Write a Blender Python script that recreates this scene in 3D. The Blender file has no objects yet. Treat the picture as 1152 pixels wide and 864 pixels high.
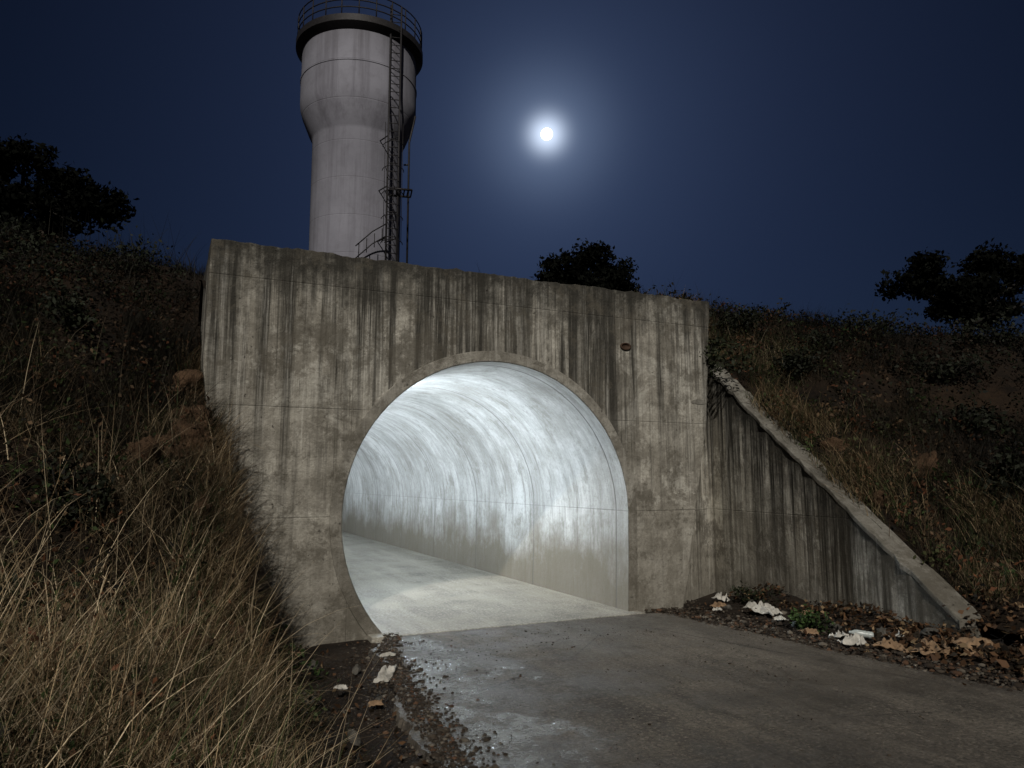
import bpy, bmesh, math, random
import numpy as np
from mathutils import Vector, noise as mnoise
random.seed(7); rng=np.random.default_rng(7)
scene=bpy.context.scene
scene.view_settings.view_transform='Standard'; scene.view_settings.look='None'; scene.view_settings.exposure=0

# ---------------------------------------------------------------- helpers
def link(o,parent=None):
    scene.collection.objects.link(o)
    if parent: o.parent=parent
    return o
def empty(name,loc=(0,0,0)):
    e=bpy.data.objects.new(name,None); e.location=loc; e.empty_display_size=.3
    return link(e)
def mesh_obj(name,verts,faces,mat=None,parent=None,smooth=False,col=None):
    me=bpy.data.meshes.new(name)
    assert max(max(f) for f in faces)<len(verts),name
    me.from_pydata([tuple(v) for v in verts],[],[tuple(f) for f in faces]); me.update()
    if mat: me.materials.append(mat)
    if smooth: me.polygons.foreach_set('use_smooth',[True]*len(me.polygons))
    if col is not None: set_col(me,col)
    return link(bpy.data.objects.new(name,me),parent)
def set_col(me,col):
    a=me.color_attributes.new('Col','FLOAT_COLOR','POINT')
    c=np.ones((len(col),4),dtype=np.float32); c[:,:3]=col
    a.data.foreach_set('color',c.ravel())
def np_mesh(name,V,Q,mat,parent=None,col=None,smooth=False):
    me=bpy.data.meshes.new(name)
    k=Q.shape[1]
    assert Q.max()<len(V) and np.isfinite(V).all(),name
    me.vertices.add(len(V)); me.vertices.foreach_set('co',V.astype(np.float32).ravel())
    me.loops.add(Q.size); me.loops.foreach_set('vertex_index',Q.astype(np.int32).ravel())
    me.polygons.add(len(Q)); me.polygons.foreach_set('loop_start',np.arange(0,Q.size,k,dtype=np.int32))
    me.polygons.foreach_set('loop_total',np.full(len(Q),k,dtype=np.int32))
    me.update(calc_edges=True)
    if smooth: me.polygons.foreach_set('use_smooth',np.ones(len(me.polygons),dtype=bool))
    if mat: me.materials.append(mat)
    if col is not None: set_col(me,col)
    return link(bpy.data.objects.new(name,me),parent)
def vn(x,y,seed=0.):
    xi=np.floor(x); yi=np.floor(y); fx=x-xi; fy=y-yi
    fx=fx*fx*(3-2*fx); fy=fy*fy*(3-2*fy)
    def h(a,b):
        s=np.sin(a*127.1+b*311.7+seed*74.7)*43758.5453
        return s-np.floor(s)
    return (h(xi,yi)*(1-fx)+h(xi+1,yi)*fx)*(1-fy)+(h(xi,yi+1)*(1-fx)+h(xi+1,yi+1)*fx)*fy
def fbm(x,y,seed=0.,o=4):
    r=0;a=.5
    for i in range(o):
        r=r+a*(vn(x*2**i,y*2**i,seed+i)-.5)*2; a*=.5
    return r
class NB:
    def __init__(s,name):
        s.m=bpy.data.materials.new(name); s.m.use_nodes=True
        s.t=s.m.node_tree; s.b=s.t.nodes['Principled BSDF']; s.out=s.t.nodes['Material Output']
        s.co=s.t.nodes.new('ShaderNodeTexCoord').outputs['Object']
        s.sep=s.t.nodes.new('ShaderNodeSeparateXYZ'); s.t.links.new(s.co,s.sep.inputs[0])
        s.X,s.Y,s.Z=s.sep.outputs
    def set(s,sock,v):
        if isinstance(v,bpy.types.NodeSocket): s.t.links.new(v,sock)
        else:
            if sock.type=='RGBA' and len(v)==3: v=(*v,1)
            sock.default_value=v
    def noise(s,scale,detail=5,rough=.6,sc=None,off=(0,0,0),dist=0):
        n=s.t.nodes.new('ShaderNodeTexNoise'); mp=s.t.nodes.new('ShaderNodeMapping')
        s.t.links.new(s.co,mp.inputs[0]); mp.inputs['Scale'].default_value=sc or (1,1,1); mp.inputs['Location'].default_value=off
        s.t.links.new(mp.outputs[0],n.inputs['Vector'])
        n.inputs['Scale'].default_value=scale; n.inputs['Detail'].default_value=detail; n.inputs['Roughness'].default_value=rough; n.inputs['Distortion'].default_value=dist
        return n.outputs['Fac']
    def math(s,op,a,b=0,c=0,clamp=False):
        n=s.t.nodes.new('ShaderNodeMath'); n.operation=op; n.use_clamp=clamp
        s.set(n.inputs[0],a); s.set(n.inputs[1],b); s.set(n.inputs[2],c); return n.outputs[0]
    def mr(s,v,a,b,c=0.,d=1.,smooth=False):
        n=s.t.nodes.new('ShaderNodeMapRange'); n.clamp=True
        if smooth: n.interpolation_type='SMOOTHSTEP'
        s.set(n.inputs[0],v)
        for i,x in enumerate((a,b,c,d)): s.set(n.inputs[i+1],x)
        return n.outputs[0]
    def mix(s,f,a,b,mode='MIX'):
        n=s.t.nodes.new('ShaderNodeMixRGB'); n.blend_type=mode
        s.set(n.inputs[0],f); s.set(n.inputs[1],a); s.set(n.inputs[2],b); return n.outputs[0]
    def line(s,c,pos,w):
        d=s.math('ABSOLUTE',s.math('SUBTRACT',c,pos))
        return s.mr(d,w*.4,w,1,0)
    def mx(s,*a):
        r=a[0]
        for x in a[1:]: r=s.math('MAXIMUM',r,x)
        return r
    def bump(s,h,strength=.4,dist=.02,normal=None):
        n=s.t.nodes.new('ShaderNodeBump'); n.inputs['Strength'].default_value=strength; n.inputs['Distance'].default_value=dist
        s.set(n.inputs['Height'],h)
        if normal is not None: s.t.links.new(normal,n.inputs['Normal'])
        return n.outputs[0]
    def fin(s,col,rough=.85,normal=None,spec=.3):
        s.set(s.b.inputs['Base Color'],col); s.set(s.b.inputs['Roughness'],rough)
        s.set(s.b.inputs['Specular IOR Level'],spec)
        if normal is not None: s.t.links.new(normal,s.b.inputs['Normal'])
        return s.m

# ---------------------------------------------------------------- materials
def concrete(name,hz,vx,top,coord='X',dark=1.0,topfn=None,stain=1.0):
    n=NB(name)
    C=n.X if coord=='X' else n.Y
    big=n.noise(.8,8,.68,off=(1.7,0,.4)); mid=n.noise(3.2,9,.78,off=(3,1,7)); fine=n.noise(30,5,.8)
    c=n.mix(n.mr(big,.36,.62),(.26*dark,.242*dark,.203*dark),(.52*dark,.495*dark,.43*dark))
    c=n.mix(n.mr(mid,.44,.60,0,.72),c,(.18*dark,.165*dark,.136*dark))
    pat=n.noise(1.5,9,.75,off=(7,7,1),dist=.5)
    c=n.mix(n.mr(pat,.52,.57,0,.55),c,(.62*dark,.60*dark,.53*dark))
    c=n.mix(n.mr(fine,.42,.66,0,.4),c,(.14*dark,.128*dark,.1*dark))
    bands=n.noise(1,4,.65,sc=(.22,.22,6.))
    c=n.mix(n.mr(bands,.46,.68,0,.3),c,(.13*dark,.118*dark,.095*dark))
    T=top if topfn is None else topfn(n)
    depth=n.math('SUBTRACT',T,n.Z)
    wob=n.noise(1.1,5,.65,off=(3,3,3))
    st=n.noise(1,7,.75,sc=(2.6,2.6,.10),off=(2.3,0,0)); st2=n.noise(1,7,.8,sc=(14,14,.28),off=(9,4,0))
    ln=n.noise(1,6,.8,sc=(3.2,3.2,.02),off=(5,0,0))
    reach=n.mr(ln,.38,.60,.25,4.8)
    mask=n.mr(n.math('DIVIDE',depth,reach),.3,1.05,1,0)
    s1=n.math('MULTIPLY',n.mr(st,.42,.52),mask)
    s1=n.math('MULTIPLY',s1,n.mr(st2,.36,.52,.4,1))
    s2=n.math('MULTIPLY',n.mr(st2,.46,.55),n.mr(depth,0,3.6,1,.15))
    s2=n.math('MULTIPLY',s2,n.mr(wob,.42,.54,.0,1))
    s=n.math('MULTIPLY',n.math('MAXIMUM',s1,n.math('MULTIPLY',s2,.92)),.96*stain,clamp=True)
    c=n.mix(s,c,(.027,.025,.020))
    ws=n.noise(1,6,.75,sc=(9,9,.3),off=(21,4,2))
    c=n.mix(n.mr(ws,.56,.69,0,.5),c,(.62*dark,.60*dark,.54*dark))
    tn=n.noise(2.4,9,.82)
    c=n.mix(n.mr(n.math('ADD',depth,n.math('MULTIPLY',tn,-2.2)),-1.1,-.5,.94,0),c,(.028,.026,.021))
    c=n.mix(n.mr(n.math('ADD',n.Z,n.math('MULTIPLY',big,-2.6)),-1.5,.1,.62,0),c,(.095,.083,.062))
    blot=n.noise(1.3,9,.82,off=(11,2,5))
    c=n.mix(n.mr(blot,.52,.58,0,.66),c,(.09,.08,.062))
    L=[n.line(n.Z,z,.009) for z in hz]+[n.line(C,x,.008) for x in vx]
    lines=n.mx(*L) if L else None
    gr=n.mr(n.noise(1.4,5,.7),.5,.62,.0,.45)
    h=n.math('ADD',n.math('MULTIPLY',n.noise(60,5,.7),.35),n.math('MULTIPLY',mid,1.7))
    pits=n.mr(n.noise(16,5,.75,off=(4,4,4)),.64,.69,0,1)
    c=n.mix(n.math('MULTIPLY',pits,.65),c,(.05,.045,.035))
    h=n.math('SUBTRACT',h,n.math('MULTIPLY',pits,.8))
    if lines is not None:
        c=n.mix(n.math('MULTIPLY',lines,gr),c,(.06,.053,.04))
        h=n.math('SUBTRACT',h,n.math('MULTIPLY',lines,.25))
    return n.fin(c,.88,n.bump(h,.85,.024))
m_portal=concrete('weathered_concrete',[3.70,2.36,1.22],[1.83],4.07)
m_wing=concrete('wing_concrete',[1.15],[7.2],3.4,coord='Y',dark=1.5,topfn=lambda n:n.mr(n.Y,5,9.57,.3,3.48),stain=1.05)
m_cope=concrete('coping_concrete',[],[],99,dark=.5)
m_stub=concrete('soiled_concrete',[],[],99,dark=.5)

def tunnel_mat():
    n=NB('tunnel_lining')
    a=n.noise(1,8,.74,sc=(.7,2.0,.6)); b=n.noise(1,6,.7,sc=(.7,7,.5),off=(4,2,1)); g=n.noise(1.1,9,.74)
    f=n.noise(24,5,.8); g2=n.noise(2.6,8,.78,off=(6,1,3))
    c=n.mix(n.mr(a,.38,.60),(.34,.335,.315),(.58,.58,.56))
    c=n.mix(n.mr(b,.48,.66,0,.4),c,(.68,.68,.66))
    c=n.mix(n.mr(g,.47,.59,0,.6),c,(.31,.30,.275))
    c=n.mix(n.mr(g2,.53,.63,0,.55),c,(.22,.21,.18))
    dr=n.noise(1,7,.8,sc=(1.3,5.5,.7),off=(8,8,8))
    c=n.mix(n.math('MULTIPLY',n.mr(dr,.51,.63,0,.8),n.mr(n.Z,.3,2.6,1,.45)),c,(.17,.16,.14))
    fd=n.noise(1,7,.8,sc=(1.,15,.45),off=(3,8,2))
    c=n.mix(n.mr(fd,.55,.66,0,.45),c,(.17,.16,.14))
    c=n.mix(n.mr(f,.5,.68,0,.35),c,(.19,.18,.155))
    low=n.mr(n.math('ADD',n.Z,n.math('MULTIPLY',g,-1.7)),-.5,.3,.9,0)
    c=n.mix(low,c,(.16,.138,.10))
    w=n.math('FRACT',n.math('DIVIDE',n.math('SUBTRACT',n.Y,8.2),2.35))
    j=n.mr(n.math('ABSOLUTE',n.math('SUBTRACT',w,.5)),.491,.496,0,1)
    j2=n.line(n.Z,1.22,.012)
    jj=n.math('MAXIMUM',j,n.math('MULTIPLY',j2,.35))
    c=n.mix(n.math('MULTIPLY',jj,.65),c,(.12,.11,.10))
    h=n.math('ADD',n.math('MULTIPLY',a,1.2),n.math('MULTIPLY',f,.35)); h=n.math('SUBTRACT',h,jj)
    h=n.math('ADD',h,n.math('MULTIPLY',b,.4)); h=n.math('ADD',h,n.math('MULTIPLY',g2,1.0))
    return n.fin(c,.72,n.bump(h,.5,.025),.25)
m_tunnel=tunnel_mat()

def road_mat(name,base,inside=False):
    n=NB(name)
    g=n.noise(.7,9,.72); f=n.noise(30,6,.85); m=n.noise(3.0,9,.8,off=(5,5,5))
    b=Vector(base)
    c=n.mix(n.mr(g,.38,.62),tuple(b*.6),tuple(b*1.35))
    c=n.mix(n.mr(m,.46,.60,0,.65),c,tuple(b*.42))
    tr=n.noise(1,7,.75,sc=(2.4,.3,1),off=(.4,0,0))
    c=n.mix(n.mr(tr,.47,.62,0,.6),c,tuple(b*1.8))
    c=n.mix(n.mr(f,.52,.60,0,.75),c,tuple(b*2.6))
    f2=n.noise(38,5,.85,off=(3,2,1)); c=n.mix(n.mr(f2,.51,.60,0,.75),c,tuple(b*.22))
    if inside:
        c=n.mix(n.mr(n.noise(1.3,8,.7),.45,.62,0,.6),c,(.34,.32,.265))
        return n.fin(c,n.mr(m,.3,.7,.65,.4),n.bump(n.math('ADD',f,n.math('MULTIPLY',m,1.)),.5,.01),.45)
    # shallow film of water along the low left side
    wn=n.noise(1.1,9,.75,off=(2.2,7,0)); wd=n.noise(5,8,.82,off=(2,1,0))
    d=n.math('SUBTRACT',1.0,n.math('DIVIDE',n.math('ABSOLUTE',n.math('SUBTRACT',n.X,n.mr(n.Y,3,7.7,1.75,2.35))),.80))
    w=n.math('ADD',d,n.math('MULTIPLY',n.math('SUBTRACT',wn,.5),3.6))
    w=n.math('ADD',w,n.math('MULTIPLY',n.math('SUBTRACT',wd,.5),4.0))
    w=n.math('MULTIPLY',n.mr(w,.1,1.2,0,1,True),n.mr(n.Y,.8,2.6))
    damp=n.mr(n.noise(.75,8,.72,off=(1,3,0)),.38,.58)
    wet=n.math('MAXIMUM',w,n.math('MULTIPLY',damp,.58))
    c=n.mix(n.math('MULTIPLY',wet,.72),c,tuple(b*.16))
    rough=n.mr(wet,.15,1,.75,.12)
    fine=n.math('ADD',n.math('MULTIPLY',f,1.2),n.math('MULTIPLY',m,2.6))
    h=n.math('MULTIPLY',fine,n.mr(w,.3,1,1,.4))
    v=n.t.nodes.new('ShaderNodeTexVoronoi'); v.feature='DISTANCE_TO_EDGE'; v.inputs['Scale'].default_value=.45
    mp=n.mix(.12,n.co,n.t.nodes.new('ShaderNodeTexNoise').outputs['Color'],'ADD'); n.t.links.new(mp,v.inputs['Vector'])
    cr=n.math('MULTIPLY',n.mr(v.outputs[0],.0,.006,1,0),n.mr(g,.45,.55))
    c=n.mix(n.math('MULTIPLY',cr,.7),c,(.012,.011,.01))
    # water film as a clear coat
    n.set(n.b.inputs['Coat Weight'],n.math('MULTIPLY',w,.85)); n.b.inputs['Coat Roughness'].default_value=.08; n.b.inputs['Coat IOR'].default_value=1.4
    nb=n.bump(n.math('ADD',m,n.math('MULTIPLY',f,.25)),.6,.008); n.t.links.new(nb,n.b.inputs['Coat Normal'])
    return n.fin(c,rough,n.bump(h,.7,.016),n.mr(wet,.2,1,.3,.9))
m_road=road_mat('worn_pavement',(.12,.104,.083))
m_floor=road_mat('tunnel_floor_concrete',(.25,.235,.20),True)

def soil_mat(name,a,b):
    n=NB(name)
    g=n.noise(.6,8,.7); f=n.noise(14,6,.75); m=n.noise(3,6,.7,off=(2,3,4))
    c=n.mix(n.mr(g,.38,.62),a,b)
    c=n.mix(n.mr(m,.45,.65,0,.7),c,tuple(x*.45 for x in a))
    c=n.mix(n.mr(f,.5,.75,0,.5),c,tuple(x*1.6 for x in b))
    return n.fin(c,.95,n.bump(n.math('ADD',n.math('MULTIPLY',m,2.),f),.9,.06),.15)
m_soil=soil_mat('bank_soil',(.010,.008,.006),(.027,.017,.010))  # bank soil kept near black so the banks fade, replacing light falloff
m_mud=soil_mat('verge_soil',(.018,.014,.011),(.045,.033,.024))
m_clod=soil_mat('red_clay',(.06,.036,.021),(.12,.073,.043))
m_rock=soil_mat('stone_grey',(.07,.065,.057),(.15,.14,.12))

def attr_mat(name,rough=.75,trans=0.,spec=.15):
    n=NB(name)
    a=n.t.nodes.new('ShaderNodeAttribute'); a.attribute_name='Col'
    n.fin(a.outputs['Color'],rough,None,spec)
    if trans>0:
        tr=n.t.nodes.new('ShaderNodeBsdfTranslucent'); n.t.links.new(a.outputs['Color'],tr.inputs[0])
        mx=n.t.nodes.new('ShaderNodeMixShader'); mx.inputs[0].default_value=trans
        n.t.links.new(n.b.outputs[0],mx.inputs[1]); n.t.links.new(tr.outputs[0],mx.inputs[2]); n.t.links.new(mx.outputs[0],n.out.inputs[0])
    return n.m
m_grass=attr_mat('grass_blades',.7,.2); m_leaf=attr_mat('leaves',.65,.15); m_dleaf=attr_mat('dark_foliage',.9,0,.0)
m_pebble=attr_mat('pebbles',.85)
def simple(name,col,rough=.6,metal=0,ns=12,var=.5):
    n=NB(name); f=n.noise(ns,6,.7)
    c=n.mix(n.mr(f,.3,.7),tuple(x*(1-var) for x in col),tuple(x*(1+var*.3) for x in col))
    n.b.inputs['Metallic'].default_value=metal
    return n.fin(c,rough,n.bump(f,.25,.01),.3)
m_steel=simple('painted_dark_steel',(.028,.026,.028),.6,.3)
m_rust=simple('rusty_iron',(.07,.04,.025),.8,.2)
m_bark=simple('bark',(.012,.010,.008),.9,0,20)
m_rag=simple('dirty_white_cloth',(.50,.48,.43),.9,0,9,.5)
m_paper=simple('cardboard',(.26,.17,.10),.9,0,8,.5)
m_case=simple('lamp_housing',(.3,.3,.3),.5,.4)
def tower_mat():
    n=NB('tower_render')
    g=n.noise(.35,7,.65); st=n.noise(1,6,.7,sc=(2.2,2.2,.10)); f=n.noise(3,6,.7)
    c=n.mix(n.mr(g,.35,.65),(.175,.175,.205),(.25,.25,.29))
    c=n.mix(n.mr(st,.46,.66,0,.65),c,(.105,.10,.12)); c=n.mix(n.mr(f,.5,.7,0,.3),c,(.12,.115,.13))
    w=n.math('FRACT',n.math('DIVIDE',n.Z,1.25)); j=n.mr(n.math('ABSOLUTE',n.math('SUBTRACT',w,.5)),.485,.497,0,1)
    c=n.mix(n.math('MULTIPLY',j,.18),c,(.09,.08,.09))
    c=n.mix(n.mr(n.math('ADD',n.Z,n.math('MULTIPLY',st,1.5)),16.0,17.2,0,.5),c,(.07,.065,.07))
    return n.fin(c,.85,n.bump(n.math('SUBTRACT',f,j),.3,.02))
m_tower=tower_mat()

# ---------------------------------------------------------------- terrain
def xl(Y): return np.interp(Y,[-50,4.6,5.1,7.9,8.05,100],[.62,.62,.60,.42,.32,.32])
def xr(Y): return np.interp(Y,[-50,4.8,9.57,100],[7.25,7.32,8.18,8.18])
def cL(Y): return np.interp(Y,[2.,4.6,5.1,7.9,8.3,10.5,14.],[0,.04,.18,2.15,2.6,4.1,5.35])
def cR(Y): return np.interp(Y,[3.,5,9.5,12],[.0,.24,3.38,5.2])
def smin(a,b,k=.6):
    h=np.clip(.5+.5*(b-a)/k,0,1); return b*(1-h)+a*h-k*h*(1-h)
def HL(X,Y):
    s=np.maximum(xl(Y)-X,0)
    sl=np.interp(Y,[4.5,7,10,14],[.58,.42,.16,.0])
    raw=cL(Y)+sl*s+fbm(X*1.1,Y*1.1,3)*.34*np.clip(s,0,1)+fbm(X*4,Y*4,9)*.12*np.clip(s*2,0,1)
    return smin(raw,5.35+fbm(X*.6,Y*.6,5)*.3,.4)
def HR(X,Y):
    s=np.maximum(X-xr(Y),0)
    sl=np.interp(Y,[5,9,12],[.30,.26,.10])
    raw=cR(Y)+sl*s+fbm(X*.9,Y*.9,13)*.34*np.clip(s,0,1)+fbm(X*4,Y*4,19)*.10*np.clip(s*2,0,1)
    P=np.interp(X,[8.5,10,12.6,18,30,80],[5.25,5.05,4.7,4.15,3.9,3.9])
    return smin(raw,P+fbm(X*.5,Y*.5,15)*.25,.4)
def xrt(Y): return np.interp(Y,[8.3,9.57,100],[6.78,8.2,8.2])
def HT(X,Y):
    t=np.interp(Y,[8.3,12,40],[3.6,4.9,5.1])+fbm(X*.8,Y*.8,23)*.12
    wl=np.clip((X-.3)/1.2,0,1)*1.0; wl=np.where(Y<9.5,1,wl)
    wr=np.clip((xrt(Y)-X)/1.6,0,1)
    return (t*wr+HR(xr(Y),Y)*(1-wr))*wl+np.minimum(HL(xl(Y),Y),9)*(1-wl)
def grid(name,A,B,fx,fz,mat,flip=False):
    AA,BB=np.meshgrid(A,B); X=fx(AA,BB); Z=fz(X,BB)
    V=np.stack([X,BB,Z],-1).reshape(-1,3); na=len(A); nb=len(B)
    i=np.arange(nb-1)[:,None]*na+np.arange(na-1)[None,:]
    Q=np.stack([i,i+1,i+1+na,i+na],-1).reshape(-1,4)
    if flip: Q=Q[:,::-1]
    return np_mesh(name,V,Q,mat,smooth=True)
S=np.concatenate([np.arange(0,4,.12),np.arange(4,14,.35),np.geomspace(14,90,18)])
Yv=np.concatenate([-np.geomspace(60,1,14),np.arange(-.8,13.5,.12),np.geomspace(13.6,90,26)])
grid('embankment',S,Yv,lambda s,y:xl(y)-s,HL,m_soil,True)
grid('embankment',S,Yv,lambda s,y:xr(y)+s,HR,m_soil)
Yt=np.concatenate([np.arange(8.35,13.5,.15),np.geomspace(13.6,90,26)])
grid('embankment',np.linspace(0,1,42),Yt,lambda u,y:.30+u*(xrt(y)-.30),HT,m_soil)
gx=np.concatenate([-np.geomspace(600,3,20),np.arange(-2.5,9,.12),np.geomspace(9.2,600,20)])
gy=np.concatenate([-np.geomspace(600,1,20),np.arange(-.8,8.2,.12),np.geomspace(8.4,600,20)])
def HG(X,Y):
    ditch=-.10*np.exp(-((X-1.05)/.3)**2)*(Y<8.1)*(Y>0)
    in_=((X>.3)&(X<8)&(Y<8.1)&(Y>-3))
    heap=(.10+.08*fbm(X*2,Y*2,33))*np.clip((X-6.35)/.7,0,1)*(Y<8.1)*(Y>0)
    return -.05+in_*(fbm(X*3,Y*3,31)*.05)+ditch+heap-(Y>8.2)*.1
grid('ground',gx,gy,lambda a,b:a,HG,m_mud)

# ---------------------------------------------------------------- portal wall (headwall)
def jit(a,b,n,amp,seed):
    r=[]
    for i in range(n):
        t=i/n; x=a[0]+(b[0]-a[0])*t; z=a[1]+(b[1]-a[1])*t
        k=amp*mnoise.noise(Vector((x*6+seed,z*6,seed)))+amp*.7*mnoise.noise(Vector((x*23+seed,z*23,seed)))
        if i==0: k=0
        dx,dz=b[0]-a[0],b[1]-a[1]; l=math.hypot(dx,dz)
        r.append((x-dz/l*k,z+dx/l*k))
    return r
cx,cz,R=3.55,1.2,1.8
def arch_pts(r,n=56,bottom=-.1):
    a0=math.pi+math.asin(min(1,(cz-bottom)/r)); pts=[]
    for i in range(n+1):
        a=a0+(0-a0)*i/n
        pts.append((cx+r*math.cos(a),cz+r*math.sin(a)))
    pts.append((cx+r-.01,.6)); pts.append((cx+r-.03,bottom))
    return pts
inner=arch_pts(R+.03)
outer=jit((.72,-.1),(.41,1.96),14,.025,1)+jit((.41,1.96),(.31,2.85),6,.02,2)+jit((.31,2.85),(.33,4.07),8,.012,3)
outer+=jit((.33,4.07),(6.78,4.07),120,.022,4)+jit((6.78,4.07),(6.65,2.33),14,.016,5)+jit((6.65,2.33),(6.17,-.1),18,.022,6)+[(6.17,-.1)]
poly=outer+inner[::-1]
portal=empty('tunnel_portal')
def extrude_poly(name,poly,y0,y1,mat,parent,bev=.012):
    bm=bmesh.new(); vs=[bm.verts.new((x,y0,z)) for x,z in poly]; f=bm.faces.new(vs)
    r=bmesh.ops.extrude_face_region(bm,geom=[f]); 
    bmesh.ops.translate(bm,verts=[v for v in r['geom'] if isinstance(v,bmesh.types.BMVert)],vec=(0,y1-y0,0))
    bmesh.ops.recalc_face_normals(bm,faces=bm.faces)
    me=bpy.data.meshes.new(name); bm.to_mesh(me); bm.free(); me.materials.append(mat)
    o=link(bpy.data.objects.new(name,me),parent)
    if bev:
        b=o.modifiers.new('b','BEVEL'); b.width=bev; b.segments=2; b.limit_method='ANGLE'; b.angle_limit=math.radians(50)
    return o
extrude_poly('headwall',poly,7.94,8.5,m_portal,portal)
ro=arch_pts(R+.13)
m_ring=concrete('arch_ring_concrete',[],[],99,dark=.72)
ri=arch_pts(R+.004)
extrude_poly('arch_ring',ro+ri[::-1],7.922,7.945,m_ring,portal,.008)
def box(name,x0,x1,y0,y1,z0,z1,mat,parent=None,bev=0,rot=None):
    V=[(x,y,z) for z in (z0,z1) for y in (y0,y1) for x in (x0,x1)]
    F=[(0,2,3,1),(4,5,7,6),(0,1,5,4),(2,6,7,3),(0,4,6,2),(1,3,7,5)]
    o=mesh_obj(name,V,F,mat,parent)
    if bev:
        b=o.modifiers.new('b','BEVEL'); b.width=bev; b.segments=2
    return o
box('side_return',.335,.7,8.503,12.,1.2,4.06,m_portal,portal,.01)
def disc_pipe(name,loc,r,length,mat,parent,axis='Y',n=20,inner=.75):
    V=[];F=[]
    for k,(rr,off) in enumerate(((r,0),(r,-length),(r*inner,-length),(r*inner,-.002))):
        for i in range(n):
            a=2*math.pi*i/n; V.append((loc[0]+rr*math.cos(a),loc[1]+off,loc[2]+rr*math.sin(a)*.6))
    for k in range(3):
        for i in range(n):
            F.append((k*n+i,k*n+(i+1)%n,(k+1)*n+(i+1)%n,(k+1)*n+i))
    F.append(tuple(3*n+i for i in range(n)))
    return mesh_obj(name,V,F,mat,parent,True)
disc_pipe('drain_outlet',(5.36,7.938,3.33),.08,.02,m_rust,portal)
def chip(name,x,z,w,h,seed):
    pts=[]
    for k in range(14):
        a=2*math.pi*k/14; q=1+.35*mnoise.noise(Vector((math.cos(a)*2,math.sin(a)*2,seed)))
        pts.append((x+w*math.cos(a)*q,z+h*math.sin(a)*q))
    extrude_poly(name,pts,7.932,7.945,m_stub,portal,0)
chip('spalled_patch',6.52,2.66,.13,.035,3.3)

# ---------------------------------------------------------------- tunnel lining (horseshoe section) and floor
tun=empty('tunnel')
TP=arch_pts(R,64); ys=np.concatenate([[7.93],np.arange(8.4,40.1,.4)])
V=[];F=[]
for y in ys:
    for x,z in TP: V.append((x,y,z))
m=len(TP)
for j in range(len(ys)-1):
    for i in range(m-1): F.append((j*m+i,j*m+i+1,(j+1)*m+i+1,(j+1)*m+i))
lin=mesh_obj('lining',V,F,m_tunnel,tun,True)
V=[];F=[]
for y in (8.45,40.):
    for x,z in arch_pts(R+.25,64): V.append((x,y,z))
for i in range(m-1): F.append((i,i+1,m+i+1,m+i))
mesh_obj('shell',V,F,m_stub,tun)
mesh_obj('end_wall',[(1.4,40,-.1),(5.7,40,-.1),(5.7,40,3.4),(1.4,40,3.4)],[(0,1,2,3)],m_portal,tun)
box('floor_slab',2.05,5.45,7.74,40,-.1,.0,m_floor,tun,.006)
n=NB('lit_diffuser'); n.b.inputs['Emission Color'].default_value=(.82,.91,1,1); n.b.inputs['Emission Strength'].default_value=20; m_em=n.fin((.8,.8,.8),.4)
def tunnel_lamp(y,power,d):
    e=empty('tunnel_lamp',(2.2,y,2.28))
    def b(name,x0,x1,y0,y1,z0,z1,mat,bev=.006):
        return box(name,x0,x1,y0,y1,z0,z1,mat,e,bev)
    b('housing',-.2,-.03,-.35,.35,-.06,.06,m_case)
    b('diffuser',-.028,.03,-.33,.33,-.045,.045,m_em,.015)
    b('end_cap_1',-.05,.04,-.36,-.332,-.055,.055,m_case); b('end_cap_2',-.05,.04,.332,.36,-.055,.055,m_case)
    L=bpy.data.lights.new('lamp_light','AREA'); L.shape='RECTANGLE'; L.size=.64; L.size_y=.16; L.energy=power; L.color=(.78,.89,1.0); L.spread=math.radians(180)
    o=link(bpy.data.objects.new('lamp_light',L),e); o.location=(.06,0,.0)
    o.rotation_euler=Vector(d).to_track_quat('-Z','X').to_euler()
tunnel_lamp(10.2,110,(.78,-.25,.38))
tunnel_lamp(11.4,105,(.32,-.90,-.25))  # extra unseen lamp, added to spill light onto road and floor
for y,p in ((13.,85),(15.2,90),(18,95),(22,85),(27,75),(33,60)): tunnel_lamp(y,p,(.93,-.1,.2))

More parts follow.
